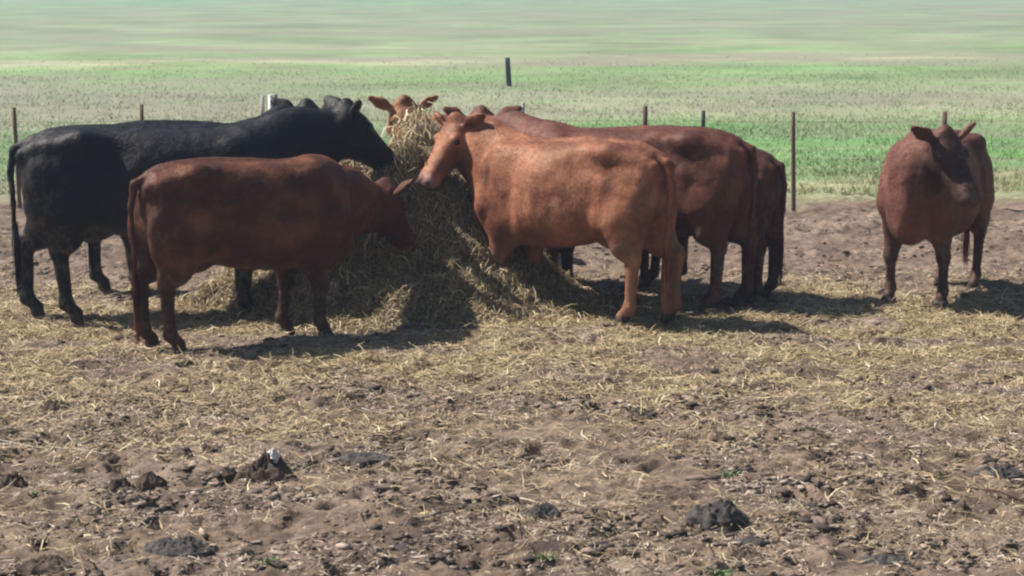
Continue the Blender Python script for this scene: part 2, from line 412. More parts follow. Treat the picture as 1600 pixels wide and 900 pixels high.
mesh_obj('mound', r, F[ok], HAYCORE, pile)
def hay_on_pile(N, name, lmin, lmax, wmin, wmax, tilt, lo=0.0, hi=0.03):
    x = R.uniform(-2.0, 2.0, N); y = R.uniform(-1.7, 1.7, N); hh = pile_h(x + PILE[0], y + PILE[1])
    eps = 0.03
    gxn = (pile_h(x + PILE[0] + eps, y + PILE[1]) - hh) / eps; gyn = (pile_h(x + PILE[0], y + PILE[1] + eps) - hh) / eps
    k = R.random(N) < np.clip(hh * 8, 0, 1) * np.clip(0.35 + 0.5 * np.hypot(gxn, gyn), 0, 1)
    x, y, hh, gxn, gyn = x[k], y[k], hh[k], gxn[k], gyn[k]; n_ = len(x)
    nrm = np.stack([-gxn, -gyn, np.ones(n_)], 1); nrm /= np.linalg.norm(nrm, axis=1, keepdims=True)
    D = R.normal(0, 1, (n_, 3)); D -= nrm * (D * nrm).sum(1, keepdims=True); D /= np.linalg.norm(D, axis=1, keepdims=True)
    D += nrm * R.normal(0.05, tilt, (n_, 1)); D[:, 2] -= 0.25; D /= np.linalg.norm(D, axis=1, keepdims=True)
    P = np.stack([x, y, ground_z(x + PILE[0], y + PILE[1]) * .5 + hh - .045], 1) + nrm * R.uniform(lo, hi, (n_, 1)) - D * 0.05
    o = strands(name, P, D, R.uniform(lmin, lmax, n_), R.uniform(wmin, wmax, n_), STRAW, np.clip(R.beta(1.1, 1.6, n_), 0, 1), 0.35, 0.1, pile, 3)
    o['kind'] = 'stuff'
    return o
hay_on_pile(230000, 'hay_strands', 0.05, 0.20, 0.0025, 0.006, 0.35)

# ------------------------------------------------------------------ CATTLE: an implicit surface turned into one continuous mesh
class Field:
    def __init__(s, lo, hi, h):
        s.lo = np.array(lo, float); s.h = h
        s.n = np.ceil((np.array(hi) - s.lo) / h).astype(int) + 1
        s.D = np.full(s.n, 0.4, np.float32)
        s.ax = [s.lo[i] + h * np.arange(s.n[i]) for i in range(3)]
    def add(s, lo, hi, fn, k, cut=False):
        m = k + 2 * s.h; i = []
        for a in range(3):
            i0, i1 = np.searchsorted(s.ax[a], [lo[a] - m, hi[a] + m]); i.append(slice(max(0, i0), min(s.n[a], i1)))
        X, Y, Z = np.meshgrid(s.ax[0][i[0]], s.ax[1][i[1]], s.ax[2][i[2]], indexing='ij', sparse=False)
        if X.size == 0: return
        d = fn(X, Y, Z); e = s.D[i[0], i[1], i[2]]
        hh = np.clip(0.5 + 0.5 * (e - d) / k, 0, 1)
        s.D[i[0], i[1], i[2]] = e * (1 - hh) + d * hh - k * hh * (1 - hh)
    def ellipsoid(s, c, r, k=0.05, rot=0.0):
        c = np.array(c); m = max(r); cs, sn = math.cos(rot), math.sin(rot)
        def fn(X, Y, Z):
            x, y, z = X - c[0], Y - c[1], Z - c[2]
            x, z = x * cs + z * sn, -x * sn + z * cs
            q = np.sqrt((x / r[0]) ** 2 + (y / r[1]) ** 2 + (z / r[2]) ** 2) + 1e-6
            g = np.sqrt((x / r[0] ** 2) ** 2 + (y / r[1] ** 2) ** 2 + (z / r[2] ** 2) ** 2) + 1e-6
            return q * (q - 1) / g
        s.add(c - m, c + m, fn, k)
    def cone(s, a, b, ra, rb, k=0.04, sx=1.0, side=None):
        """tapered limb from a to b; side/sx squeeze it sideways"""
        a = np.array(a, float); b = np.array(b, float); m = max(ra, rb)
        ab = b - a; L2 = ab @ ab
        if side is None: side = np.array([0, 1.0, 0])
        side = np.array(side, float); side /= np.linalg.norm(side)
        def fn(X, Y, Z):
            x, y, z = X - a[0], Y - a[1], Z - a[2]
            t = np.clip((x * ab[0] + y * ab[1] + z * ab[2]) / L2, 0, 1)
            x, y, z = x - t * ab[0], y - t * ab[1], z - t * ab[2]
            q = x * side[0] + y * side[1] + z * side[2]
            rr = ra + (rb - ra) * t
            d2 = x * x + y * y + z * z - q * q + (q / sx) ** 2
            return (np.sqrt(d2) - rr) * min(1, (1 + sx) / 2)
        s.add(np.minimum(a, b) - m, np.maximum(a, b) + m, fn, k)
    def sub(s, c, r, k=0.05, amt=1.0):
        c = np.array(c, float); r = np.array(r, float); m = k + 0.03; i = []
        for a in range(3):
            i0, i1 = np.searchsorted(s.ax[a], [c[a] - r[a] - m, c[a] + r[a] + m]); i.append(slice(max(0, i0), min(s.n[a], i1)))
        X, Y, Z = np.meshgrid(s.ax[0][i[0]], s.ax[1][i[1]], s.ax[2][i[2]], indexing='ij')
        q = np.sqrt(((X - c[0]) / r[0]) ** 2 + ((Y - c[1]) / r[1]) ** 2 + ((Z - c[2]) / r[2]) ** 2)
        s.D[i[0], i[1], i[2]] += amt * np.clip(1 - q * q, 0, 1) ** 2
    def mesh(s):
        D = s.D; n = np.array(D.shape)
        ins = D < 0
        # surface nets
        c = [ins[i:n[0] - 1 + i, j:n[1] - 1 + j, k:n[2] - 1 + k] for i in (0, 1) for j in (0, 1) for k in (0, 1)]
        cnt = sum(x.astype(np.int8) for x in c); act = (cnt > 0) & (cnt < 8)
        idx = -np.ones(act.shape, np.int64); cells = np.argwhere(act); idx[tuple(cells.T)] = np.arange(len(cells))
        acc = np.zeros((len(cells), 3)); num = np.zeros(len(cells))
        corners = [(i, j, k) for i in (0, 1) for j in (0, 1) for k in (0, 1)]
        for a in corners:
            for ax in range(3):
                if a[ax]: continue
                b = list(a); b[ax] = 1
                da = D[cells[:, 0] + a[0], cells[:, 1] + a[1], cells[:, 2] + a[2]]
                db = D[cells[:, 0] + b[0], cells[:, 1] + b[1], cells[:, 2] + b[2]]
                x = (da < 0) != (db < 0); t = np.where(x, da / np.where(x, da - db, 1), 0)
                p = np.tile(np.array(a, float), (len(cells), 1)); p[:, ax] += t
                acc += p * x[:, None]; num += x
        V = s.lo + s.h * (cells + acc / num[:, None])
        Fs = []
        for ax in range(3):
            u, v = (ax + 1) % 3, (ax + 2) % 3
            sl0 = [slice(None)] * 3; sl1 = [slice(None)] * 3; sl0[ax] = slice(0, -1); sl1[ax] = slice(1, None)
            a_, b_ = ins[tuple(sl0)], ins[tuple(sl1)]
            for flip, msk in ((False, a_ & ~b_), (True, ~a_ & b_)):
                e = np.argwhere(msk)
                e = e[(e[:, u] > 0) & (e[:, v] > 0) & (e[:, u] < n[u] - 1) & (e[:, v] < n[v] - 1)]
                q = []
                for du, dv in ((-1, -1), (0, -1), (0, 0), (-1, 0)):
                    f = e.copy(); f[:, u] += du; f[:, v] += dv; q.append(idx[f[:, 0], f[:, 1], f[:, 2]])
                q = np.stack(q, 1)
                if flip: q = q[:, ::-1]
                Fs.append(q)
        F = np.concatenate(Fs); F = F[(F >= 0).all(1)]
        return V, F

def loft_fn(kx, ktop, kbot, kw, T=None, pinch=0.16, p=2.25):
    """body of varying section along x; T maps (X,Y,Z) into the local frame"""
    kx = np.array(kx)
    def fn(X, Y, Z):
        if T is not None: X, Y, Z = T(X, Y, Z)
        top = np.interp(X, kx, ktop); bot = np.interp(X, kx, kbot); w_ = np.interp(X, kx, kw)
        zc = (top + bot) / 2; hh = (top - bot) / 2
        t = np.clip((Z - zc) / hh, -1, 1)
        w_ = w_ * (1 - pinch * t)
        q = (np.abs(Y / w_) ** p + np.abs((Z - zc) / hh) ** p) ** (1 / p)
        d = (q - 1) * np.minimum(w_, hh)
        ex = np.maximum(kx[0] - X, X - kx[-1])
        return np.maximum(d, ex)
    return fn

def smooth_knots(x, cols, n_=60):
    """Catmull-like resample so the outline has no corners"""
    x = np.array(x, float); xx = np.linspace(x[0], x[-1], n_); out = []
    for c in cols:
        c = np.array(c, float); m = np.gradient(c, x)
        i = np.clip(np.searchsorted(x, xx) - 1, 0, len(x) - 2); h_ = x[i + 1] - x[i]; t = (xx - x[i]) / h_
        out.append((2 * t ** 3 - 3 * t ** 2 + 1) * c[i] + (t ** 3 - 2 * t ** 2 + t) * h_ * m[i] + (-2 * t ** 3 + 3 * t ** 2) * c[i + 1] + (t ** 3 - t ** 2) * h_ * m[i + 1])
    return xx, out

def make_cow(label, mat, rear, yaw, scale, poll_w, muz_w, group, stretch=1.0, belly=1.0, feet=None, tail=(0.0, 0.0), roll=0.0, thin=1.0, seed=1, tail_len=1.0, hs=1.08, hair=65000, face_shade=0.0, detail=0.0135):
    """rear = world point midway between the hind hooves; poll_w, muz_w = world points the top of the head and the nose reach"""
    root = empty('cow', (0, 0, 0), yaw, scale)
    ca, sa = math.cos(yaw), math.sin(yaw)
    HX = -0.67 * stretch
    org = np.array([rear[0] - HX * scale * ca, rear[1] - HX * scale * sa, 0.0])
    root.location = org
    def loc(p):
        d = np.array(p) - org; return np.array([d[0] * ca + d[1] * sa, -d[0] * sa + d[1] * ca, d[2]]) / scale
    poll, muz = loc(poll_w), loc(muz_w)
    hd = muz - poll; HL = np.linalg.norm(hd); hd /= HL; muz = poll + hd * 0.50 * hs
    S = stretch
    lo = np.minimum([-1.05 * S, -0.52, -0.02], np.minimum(poll, muz) - 0.28)
    hi = np.maximum([0.95 * S, 0.52, 1.45], np.maximum(poll, muz) + 0.28)
    f = Field(lo, hi, detail)
    # ---- trunk
    kx = [-0.83, -0.79, -0.70, -0.55, -0.35, -0.10, 0.15, 0.38, 0.55, 0.68, 0.79, 0.84]
    top = [1.09, 1.20, 1.27, 1.305, 1.308, 1.298, 1.290, 1.288, 1.285, 1.275, 1.17, 1.02]
    bot = [0.98, 0.84, 0.74, 0.66, 0.60, 0.54, 0.515, 0.52, 0.54, 0.58, 0.68, 0.86]
    wd = [0.06, 0.165, 0.215, 0.235, 0.255, 0.315, 0.335, 0.295, 0.250, 0.205, 0.13, 0.03]
    bot = [b_ - (belly - 1) * 0.25 * math.exp(-((x_ - 0.0) / 0.4) ** 2) for x_, b_ in zip(kx, bot)]
    wd = [w_ * thin * (1 + (belly - 1) * math.exp(-((x_ - 0.02) / 0.4) ** 2)) for x_, w_ in zip(kx, wd)]
    xx, (t_, b_, w_) = smooth_knots(kx, [top, bot, wd])
    f.add((xx[0] * S, -.5, .4), (xx[-1] * S, .5, 1.4), loft_fn(xx * S, t_, b_, w_, pinch=0.10, p=2.75), 0.02)
    f.ellipsoid((0.50 * S, 0, 1.155), (0.24, 0.075, 0.13), 0.08)            # withers
    f.ellipsoid((-0.25 * S, 0, 1.22), (0.5 * S, 0.045, 0.095), 0.06)       # backbone
    f.ellipsoid((0.70 * S, 0, 0.70), (0.17, 0.13, 0.20), 0.10)             # brisket
    F0 = feet or {}
    for s_ in (1, -1):
        f.ellipsoid((-0.46 * S, 0.185 * s_ * thin, 1.225), (0.10, 0.055, 0.065), 0.10)   # hook bones
        f.ellipsoid((-0.795 * S, 0.10 * s_, 1.12), (0.045, 0.045, 0.05), 0.05)       # pin bones
        f.ellipsoid((0.47 * S, 0.205 * s_ * thin, 0.93), (0.165, 0.085, 0.31), 0.09, rot=0.25)    # shoulder blade
        f.ellipsoid((-0.62 * S, 0.155 * s_, 0.87), (0.21, 0.115, 0.33), 0.07, rot=-0.10)   # thigh
        f.cone((-0.47 * S, 0.195 * s_ * thin, 1.225), (-0.79 * S, 0.10 * s_, 1.14), 0.050, 0.045, 0.05)     # rump ridge
        f.cone((0.50 * S, 0.13 * s_, 1.20), (0.60 * S, 0.235 * s_ * thin, 0.80), 0.045, 0.055, 0.11)     # spine of the shoulder blade
        f.cone((-0.40 * S, 0.21 * s_, 0.72), (-0.47 * S, 0.19 * s_, 0.98), 0.040, 0.070, 0.06)           # stifle fold
        f.sub((-0.29 * S, 0.27 * s_ * thin, 1.14), (0.19, 0.16, 0.15), amt=0.028)      # hollow of the flank
        f.sub((-0.66 * S, 0.20 * s_, 1.14), (0.15, 0.13, 0.10), amt=0.010)             # hollow below the rump ridge
        f.sub((0.30 * S, 0.31 * s_ * thin, 0.84), (0.10, 0.14, 0.32), amt=0.014)      # behind the shoulder
        f.sub((0.52 * S, 0.26 * s_, 1.02), (0.05, 0.12, 0.16), amt=0.012)
        # hind leg
        ox, oy = F0.get(('h', s_), (0, 0)); y0 = 0.155 * s_ + oy
        st = np.array([-0.57 * S, 0.16 * s_, 0.74]); hock = np.array([HX - 0.065 + ox * 0.85, y0 + 0.005 * s_, 0.49])
        fet = np.array([HX - 0.045 + ox, y0, 0.135]); toe = np.array([HX + 0.02 + ox, y0, 0.035])
        f.cone(st, st * 0.4 + hock * 0.6 + np.array([0.03, 0, 0]), 0.180, 0.105, 0.08, 0.74)
        f.cone(st * 0.42 + hock * 0.58 + np.array([0.02, 0, 0]), hock, 0.108, 0.064, 0.05, 0.74)
        f.cone(hock + np.array([-0.025, 0, 0.05]), hock + np.array([-0.012, 0, -0.02]), 0.034, 0.040, 0.03, 0.8)
        f.cone(hock, fet, 0.055, 0.040, 0.02, 0.80)
        f.ellipsoid(fet, (0.047, 0.043, 0.05), 0.03)
        f.cone(fet, toe + np.array([0, 0, 0.03]), 0.038, 0.046, 0.02, 1.0)
        f.cone(toe + np.array([-0.01, 0.024, 0.0]), toe + np.array([0.02, 0.024, -0.012]), 0.036, 0.030, 0.012)
        f.cone(toe + np.array([-0.01, -0.024, 0.0]), toe + np.array([0.02, -0.024, -0.012]), 0.036, 0.030, 0.012)
        # fore leg
        ox, oy = F0.get(('f', s_), (0, 0)); y0 = 0.155 * s_ + oy; FX = 0.47 * S
        el = np.array([FX - 0.04, 0.165 * s_, 0.70]); kn = np.array([FX + 0.01 + ox * 0.75, y0, 0.385])
        fet = np.array([FX - 0.005 + ox, y0, 0.125]); toe = np.array([FX + 0.045 + ox, y0, 0.035])
        f.cone(el, kn, 0.150, 0.060, 0.08, 0.76)
        f.ellipsoid(kn + np.array([0.006, 0, 0]), (0.056, 0.052, 0.06), 0.04)
        f.cone(kn, fet, 0.050, 0.038, 0.02, 0.85)
        f.ellipsoid(fet, (0.044, 0.042, 0.048), 0.03)
        f.cone(fet, toe + np.array([-0.01, 0, 0.03]), 0.037, 0.045, 0.02)
        f.cone(toe + np.array([-0.01, 0.024, 0.0]), toe + np.array([0.02, 0.024, -0.012]), 0.036, 0.030, 0.012)
        f.cone(toe + np.array([-0.01, -0.024, 0.0]), toe + np.array([0.02, -0.024, -0.012]), 0.036, 0.030, 0.012)
    f.ellipsoid((-0.42 * S, 0, 0.60), (0.13, 0.10, 0.075), 0.06)                 # udder / sheath fold
    # ---- neck
    nb = np.array([0.56 * S, 0, (1.02 if poll_w[2] > 1.25 else 0.95)])
    hz = np.array([0, 0, 1.0])
    # head frame
    side = np.cross(hz, hd); side /= np.linalg.norm(side) + 1e-9
    if side[1] < 0 and hd[0] > 0: side = -side
    upv = np.cross(hd, side); upv /= np.linalg.norm(upv)
    side = side * math.cos(roll) + upv * math.sin(roll); upv = np.cross(hd, side)
    if upv @ (-(nb - poll)) < 0 and abs(hd[2]) > 0.9: upv, side = -upv, -side
    nk = poll + hd * 0.05 * hs - upv * 0.150 * hs                       # where the neck meets the skull
    mid = nb * 0.5 + nk * 0.5 + np.array([0.0, 0, 0.03])
    nd = nk - nb; nd /= np.linalg.norm(nd); ns = np.cross(hz, nd); ns /= np.linalg.norm(ns)
    f.cone(nb, mid, 0.285, 0.250, 0.10, 0.58, ns)
    f.cone(mid, nk, 0.250, 0.178, 0.08, 0.58, ns)
    thr = nk * 0.55 + nb * 0.45 - np.array([0, 0, 0.10])
    f.cone(thr, np.array([0.64 * S, 0, 0.74]), 0.07, 0.13, 0.12, 0.6, ns)    # dewlap
    # ---- head
    def T(X, Y, Z):
        x, y, z = (X - poll[0]) / hs, (Y - poll[1]) / hs, (Z - poll[2]) / hs
        return (x * hd[0] + y * hd[1] + z * hd[2], x * side[0] + y * side[1] + z * side[2], x * upv[0] + y * upv[1] + z * upv[2])
    hx = [-0.055, -0.02, 0.05, 0.13, 0.20, 0.29, 0.37, 0.43, 0.475, 0.505]
    ht = [-0.02, 0.025, 0.035, 0.030, 0.012, -0.004, -0.012, -0.014, -0.030, -0.058]
    hb = [-0.08, -0.16, -0.215, -0.230, -0.215, -0.185, -0.165, -0.158, -0.150, -0.120]
    hw = [0.045, 0.090, 0.110, 0.118, 0.104, 0.085, 0.078, 0.082, 0.074, 0.045]
    x2, (a2, b2, w2) = smooth_knots(hx, [ht, hb, hw], 40)
    c = poll + hd * 0.22; m_ = 0.34
    f.add(c - m_, c + m_, loft_fn(x2, a2, b2, w2, T, pinch=-0.10, p=2.4), 0.03)
    W = lambda x, y, z: poll + (hd * x + side * y + upv * z) * hs
    for s_ in (1, -1):
        f.ellipsoid(W(0.145, 0.095 * s_, -0.018), (0.036, 0.036, 0.036), 0.03)     # brow
        f.cone(W(0.17, 0.075 * s_, -0.14), W(0.10, 0.085 * s_, -0.16), 0.03, 0.045, 0.05)   # cheek
        f.ellipsoid(W(0.468, 0.046 * s_, -0.056), (0.028, 0.028, 0.028), 0.02)      # nostril wing
        # ear: a leaf with its flat towards the front
        ea = W(0.035, 0.095 * s_, -0.025); eb = W(-0.015, 0.18 * s_, 0.0 ); ec = W(-0.05, 0.25 * s_, 0.015)
        f.cone(ea, eb, 0.030, 0.060, 0.02, 0.42, hd * 0.9 + side * 0.3 * s_)
        f.cone(eb, ec, 0.060, 0.036, 0.02, 0.42, hd * 0.9 + side * 0.3 * s_)
    f.ellipsoid(W(-0.02, 0, 0.02), (0.05, 0.05, 0.045), 0.05)                     # poll tuft
    # ---- tail
    tx, ty = tail; q = -0.80 * S
    tp = [(q + 0.06, 0, 1.215), (q - 0.055, 0.0, 1.17), (q - 0.085, ty * 0.25, 1.02), (q - 0.07 + tx * .3, ty * 0.6, 0.80), (q - 0.06 + tx * .7, ty * 0.9, 0.58)]
    tr = [0.040, 0.030, 0.022, 0.017, 0.014]
    for i in range(4): f.cone(tp[i], tp[i + 1], tr[i], tr[i + 1], 0.018)
    V, F = f.mesh()
    # light relief: ribs and skin folds
    nz = 0.0012 * np.sin(V[:, 0] / S * 52 + 3 * V[:, 2]) * np.exp(-((V[:, 0] - 0.10) / 0.22) ** 2) * np.exp(-((V[:, 2] - 0.90) / 0.2) ** 2)
    V[:, 1] += np.sign(V[:, 1]) * nz
    V += 0.010 * np.stack([vnoise(V[:, 1] * 5 + seed, V[:, 2] * 5, 41), vnoise(V[:, 0] * 5 + seed, V[:, 2] * 5, 42), vnoise(V[:, 0] * 5, V[:, 1] * 5 + seed, 43)], 1)
    V += 0.0055 * np.stack([vnoise(V[:, 1] * 15 + seed, V[:, 2] * 13, 44), vnoise(V[:, 0] * 15 + seed, V[:, 2] * 11, 45), vnoise(V[:, 0] * 15, V[:, 1] * 15 + seed, 46)], 1) * (V[:, 2:3] > .5)
    trunk = (V[:, 2] < 0.62) & (V[:, 0] < 0.75 * S)
    leg = sstep(0.62, 0.35, V[:, 2]) * (np.abs(V[:, 0] - 0.0) < 0.9 * S) * (np.abs(V @ np.zeros(3)) < 1)
    dmu = (V - poll) @ hd / hs; near_head = np.linalg.norm(V - (poll + hd * 0.5 * hs), axis=1)
    muzz = sstep(0.16, 0.12, near_head) * sstep(0.43, 0.46, dmu)
    leg = leg * (near_head > 0.4)
    leg = np.maximum(leg, face_shade * sstep(0.48, 0.20, np.linalg.norm(V - W(0.24, 0, -0.08), axis=1)))  # shade on the head put into the coat, using the leg colour
    for s_ in (1, -1):
        nd_ = np.linalg.norm(V - W(0.492, 0.045 * s_, -0.062), axis=1); nost = sstep(0.024, 0.014, nd_) if s_ == 1 else np.maximum(nost, sstep(0.024, 0.014, nd_))
    hoof = sstep(0.085, 0.065, V[:, 2]) * (near_head > 0.3)
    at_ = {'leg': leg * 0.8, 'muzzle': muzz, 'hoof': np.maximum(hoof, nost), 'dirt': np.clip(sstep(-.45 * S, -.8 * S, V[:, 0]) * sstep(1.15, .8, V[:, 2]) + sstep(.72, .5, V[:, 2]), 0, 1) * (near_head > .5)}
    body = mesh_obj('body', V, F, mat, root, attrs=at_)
    fur(root, V, F, mat, at_, hair)
    # eyes
    for s_ in (1, -1):
        me_v, me_f = ball(W(0.155, 0.120 * s_, -0.024), 0.023)
        mesh_obj('eye', me_v, me_f, EYE, root)
    # tail switch: long hairs below the dock
    e = np.array(tp[-1]); n_ = 150
    Pp = e + R.normal(0, 0.009, (n_, 3)) + np.array([0, 0, 0.06]); Pp[:, 2] += R.uniform(-0.12, 0.05, n_)
    Dd = np.tile(np.array([0.03 + tx * .1, ty * .1, -1.0]), (n_, 1)) + R.normal(0, 0.025, (n_, 3)); Dd /= np.linalg.norm(Dd, axis=1, keepdims=True)
    strands('tail_switch', Pp, Dd, R.uniform(0.28, 0.44, n_) * tail_len, 0.005, mat, np.zeros(n_), 0.05, 0, root, 3)
    tag(root, label, 'cow', group)
    return root, loc

def fur(root, V, F, mat, at_, N):
    """short coat hair lying back and down over the skin"""
    a, b, c = V[F[:, 0]], V[F[:, 1]], V[F[:, 2]]; d = V[F[:, 3]]
    nf_ = np.cross(c - a, d - b); ar = np.linalg.norm(nf_, axis=1); nf_ = nf_ / (ar[:, None] + 1e-12)
    q = R.choice(len(F), N, p=ar / ar.sum()); u, v = R.random((N, 1)), R.random((N, 1))
    P = (a[q] * (1 - u) + b[q] * u) * (1 - v) + (d[q] * (1 - u) + c[q] * u) * v; Nn = nf_[q]
    fl = np.tile(np.array([[-0.75, 0, -0.65]]), (N, 1))
    sw = np.stack([vnoise(P[:, 0] * 2.2, P[:, 2] * 2.2, 51), vnoise(P[:, 1] * 2.2, P[:, 2] * 2.2, 52), vnoise(P[:, 0] * 2.2, P[:, 1] * 3 + P[:, 2] * 2, 53)], 1) * 1.1
    D = fl + sw + R.normal(0, .16, (N, 3)); D -= Nn * (D * Nn).sum(1, keepdims=True); D /= np.linalg.norm(D, axis=1, keepdims=True) + 1e-9
    clump = vnoise(P[:, 0] * 26 + P[:, 1] * 13, P[:, 2] * 26 - P[:, 1] * 9, 54)
    D += Nn * (0.13 + 0.14 * clump[:, None] + R.normal(0, .05, (N, 1))); D /= np.linalg.norm(D, axis=1, keepdims=True)
    k = P[:, 2] > 0.09
    ex = {n_: np.asarray(v_)[F[q, 0]][k] for n_, v_ in at_.items()}
    strands('coat_hair', P[k], D[k], R.uniform(.014, .028, N)[k], .0020, mat, (R.normal(0, .10, N) + .28 * clump)[k], .08, 0, root, 1, upn=Nn[k], extra=ex)

EYE = plain_mat('wet dark eye', (0.006, 0.005, 0.005), (0.012, 0.010, 0.009), 5, 0.08, 0.0, 0.6)
RED = coat_mat('red coat', (0.100, 0.035, 0.022), (0.062, 0.021, 0.015), (0.170, 0.066, 0.040), (0.045, 0.021, 0.018), (0.13, 0.075, 0.07))
RED_L = coat_mat('light red coat', (0.235, 0.088, 0.047), (0.115, 0.039, 0.024), (0.39, 0.175, 0.098), (0.23, 0.108, 0.066), (0.30, 0.17, 0.15))
RED_N = coat_mat('deep red coat', (0.072, 0.025, 0.015), (0.045, 0.016, 0.011), (0.18, 0.068, 0.034), (0.030, 0.015, 0.014), (0.07, 0.045, 0.04))
RED_D = coat_mat('dark red coat', (0.070, 0.027, 0.020), (0.045, 0.018, 0.015), (0.13, 0.054, 0.034), (0.024, 0.014, 0.013), (0.07, 0.05, 0.045))
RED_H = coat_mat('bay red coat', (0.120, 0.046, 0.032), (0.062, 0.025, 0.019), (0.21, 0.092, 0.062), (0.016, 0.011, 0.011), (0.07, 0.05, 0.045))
BLACK = coat_mat('black coat', (0.0045, 0.0055, 0.009), (0.003, 0.004, 0.007), (0.008, 0.009, 0.013), (0.005, 0.006, 0.009), (0.012, 0.012, 0.014), 0.40)
G_RED = 'red cattle crowding round the hay'; G_BLK = 'black cattle at the hay'

def wp(px, py, dist):
    """point at a given distance along the view, from a photograph pixel (used once to measure heights)"""
    u, v = px - 800.0, 450.0 - py
    c, s = math.cos(PITCH), math.sin(PITCH)
    dx, dy, dz = u, v * s + 3500 * c, v * c - 3500 * s
    k = dist / dy
    return np.array([dx * k, dist, CAM_H + dz * k])

d2r = math.radians
make_cow('red cow nearest the camera, side in shade, head down in the hay', RED_N, gp(254, 548), d2r(35), 0.96, wp(600, 292, 16.35), wp(650, 380, 16.62), G_RED, hs=1.15,
         feet={('h', 1): (-0.02, 0.0), ('h', -1): (0.03, 0), ('f', 1): (-0.10, 0), ('f', -1): (0.04, 0)}, tail=(0.0, 0.02), tail_len=1.25, seed=1)
make_cow('sunlit light red cow right of the hay with its flank lit orange', RED_L, gp(1006, 506), d2r(180 - 37), 1.0, wp(712, 190, 16.9), wp(662, 264, 16.7), G_RED,
         belly=1.06, feet={('h', 1): (0.05, 0.02), ('h', -1): (-0.12, 0), ('f', 1): (0.08, 0), ('f', -1): (-0.06, 0)}, tail=(0.0, 0.0), tail_len=1.15, seed=2)
make_cow('large red cow standing behind the sunlit one, broad rump in shade', RED, gp(1130, 482), d2r(180 - 23), 1.03, wp(752, 180, 17.9), wp(732, 232, 18.3), G_RED, hs=1.15,
         stretch=1.13, thin=1.05, feet={('h', 1): (0.05, 0.03), ('h', -1): (-0.08, -0.02)}, tail=(0.0, 0.0), seed=3)
make_cow('smaller red cow, only its dark rump showing at the right of the crowd', RED_D, gp(1186, 471), d2r(180 - 27), 0.90, wp(890, 215, 18.6), wp(850, 270, 18.8), G_RED,
         feet={('h', 1): (0.0, 0.02), ('h', -1): (0.0, -0.04)}, seed=4)
make_cow('red cow facing the camera behind the hay with a mouthful of hay', RED_L, (-0.55, 20.05), d2r(-101), 0.97, wp(632, 163, 18.15), wp(652, 240, 17.8), G_RED, seed=5)
make_cow('black cow in front of the other, reaching over the top of the hay', BLACK, gp(78, 500), d2r(12), 1.07, wp(542, 170, 16.75), wp(612, 232, 16.9), G_BLK,
         stretch=1.15, hs=1.18, feet={('h', 1): (-0.10, 0.0), ('h', -1): (0.16, 0.0)}, tail=(0.0, -0.02), tail_len=0.9, seed=6)
make_cow('black cow farther back, only its back and raised ears showing', BLACK, gp(180, 458), d2r(26), 1.02, wp(480, 168, 18.6), wp(520, 225, 19.0), G_BLK, hs=1.15,
         feet={('h', 1): (-0.06, 0), ('h', -1): (0.16, 0.0)}, seed=7)
make_cow('red cow hidden behind the large one, its legs showing under the bellies', RED_D, gp(1035, 446), d2r(180 - 12), 0.86, wp(815, 234, 18.6), wp(800, 290, 18.55), G_RED,
         feet={('h', 1): (0.1, 0.0), ('h', -1): (-0.12, 0.0)}, seed=9)
make_cow('dark red cow standing alone at the right, head lowered and painted dark for shade', RED_H, (gp(1432, 474)[0] + 0.50, gp(1441, 474)[1] + 0.90), d2r(180 + 62), 0.965, wp(1478, 210, 16.5), wp(1528, 302, 16.2), None, hs=1.18, face_shade=0.95,
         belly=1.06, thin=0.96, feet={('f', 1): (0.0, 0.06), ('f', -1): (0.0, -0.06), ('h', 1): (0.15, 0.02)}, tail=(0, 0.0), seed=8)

# wisp of hay hanging from the mouth of the cow behind the heap
hm = wp(654, 205, 17.70); n_ = 700
P = hm + R.normal(0, 1, (n_, 3)) * np.array([0.09, 0.06, 0.10]); D = R.normal(0, 0.55, (n_, 3)) + np.array([0, -0.2, -1.0]); D /= np.linalg.norm(D, axis=1, keepdims=True)
o = strands('hay_wisp', P - hm, D, R.uniform(0.10, 0.24, n_), R.uniform(.005, .009, n_), STRAW, R.uniform(.55, 1, n_), 0.3)
o.location = hm
tag(o, 'pale wisp of hay hanging from the mouth of the cow behind the heap', 'hay')

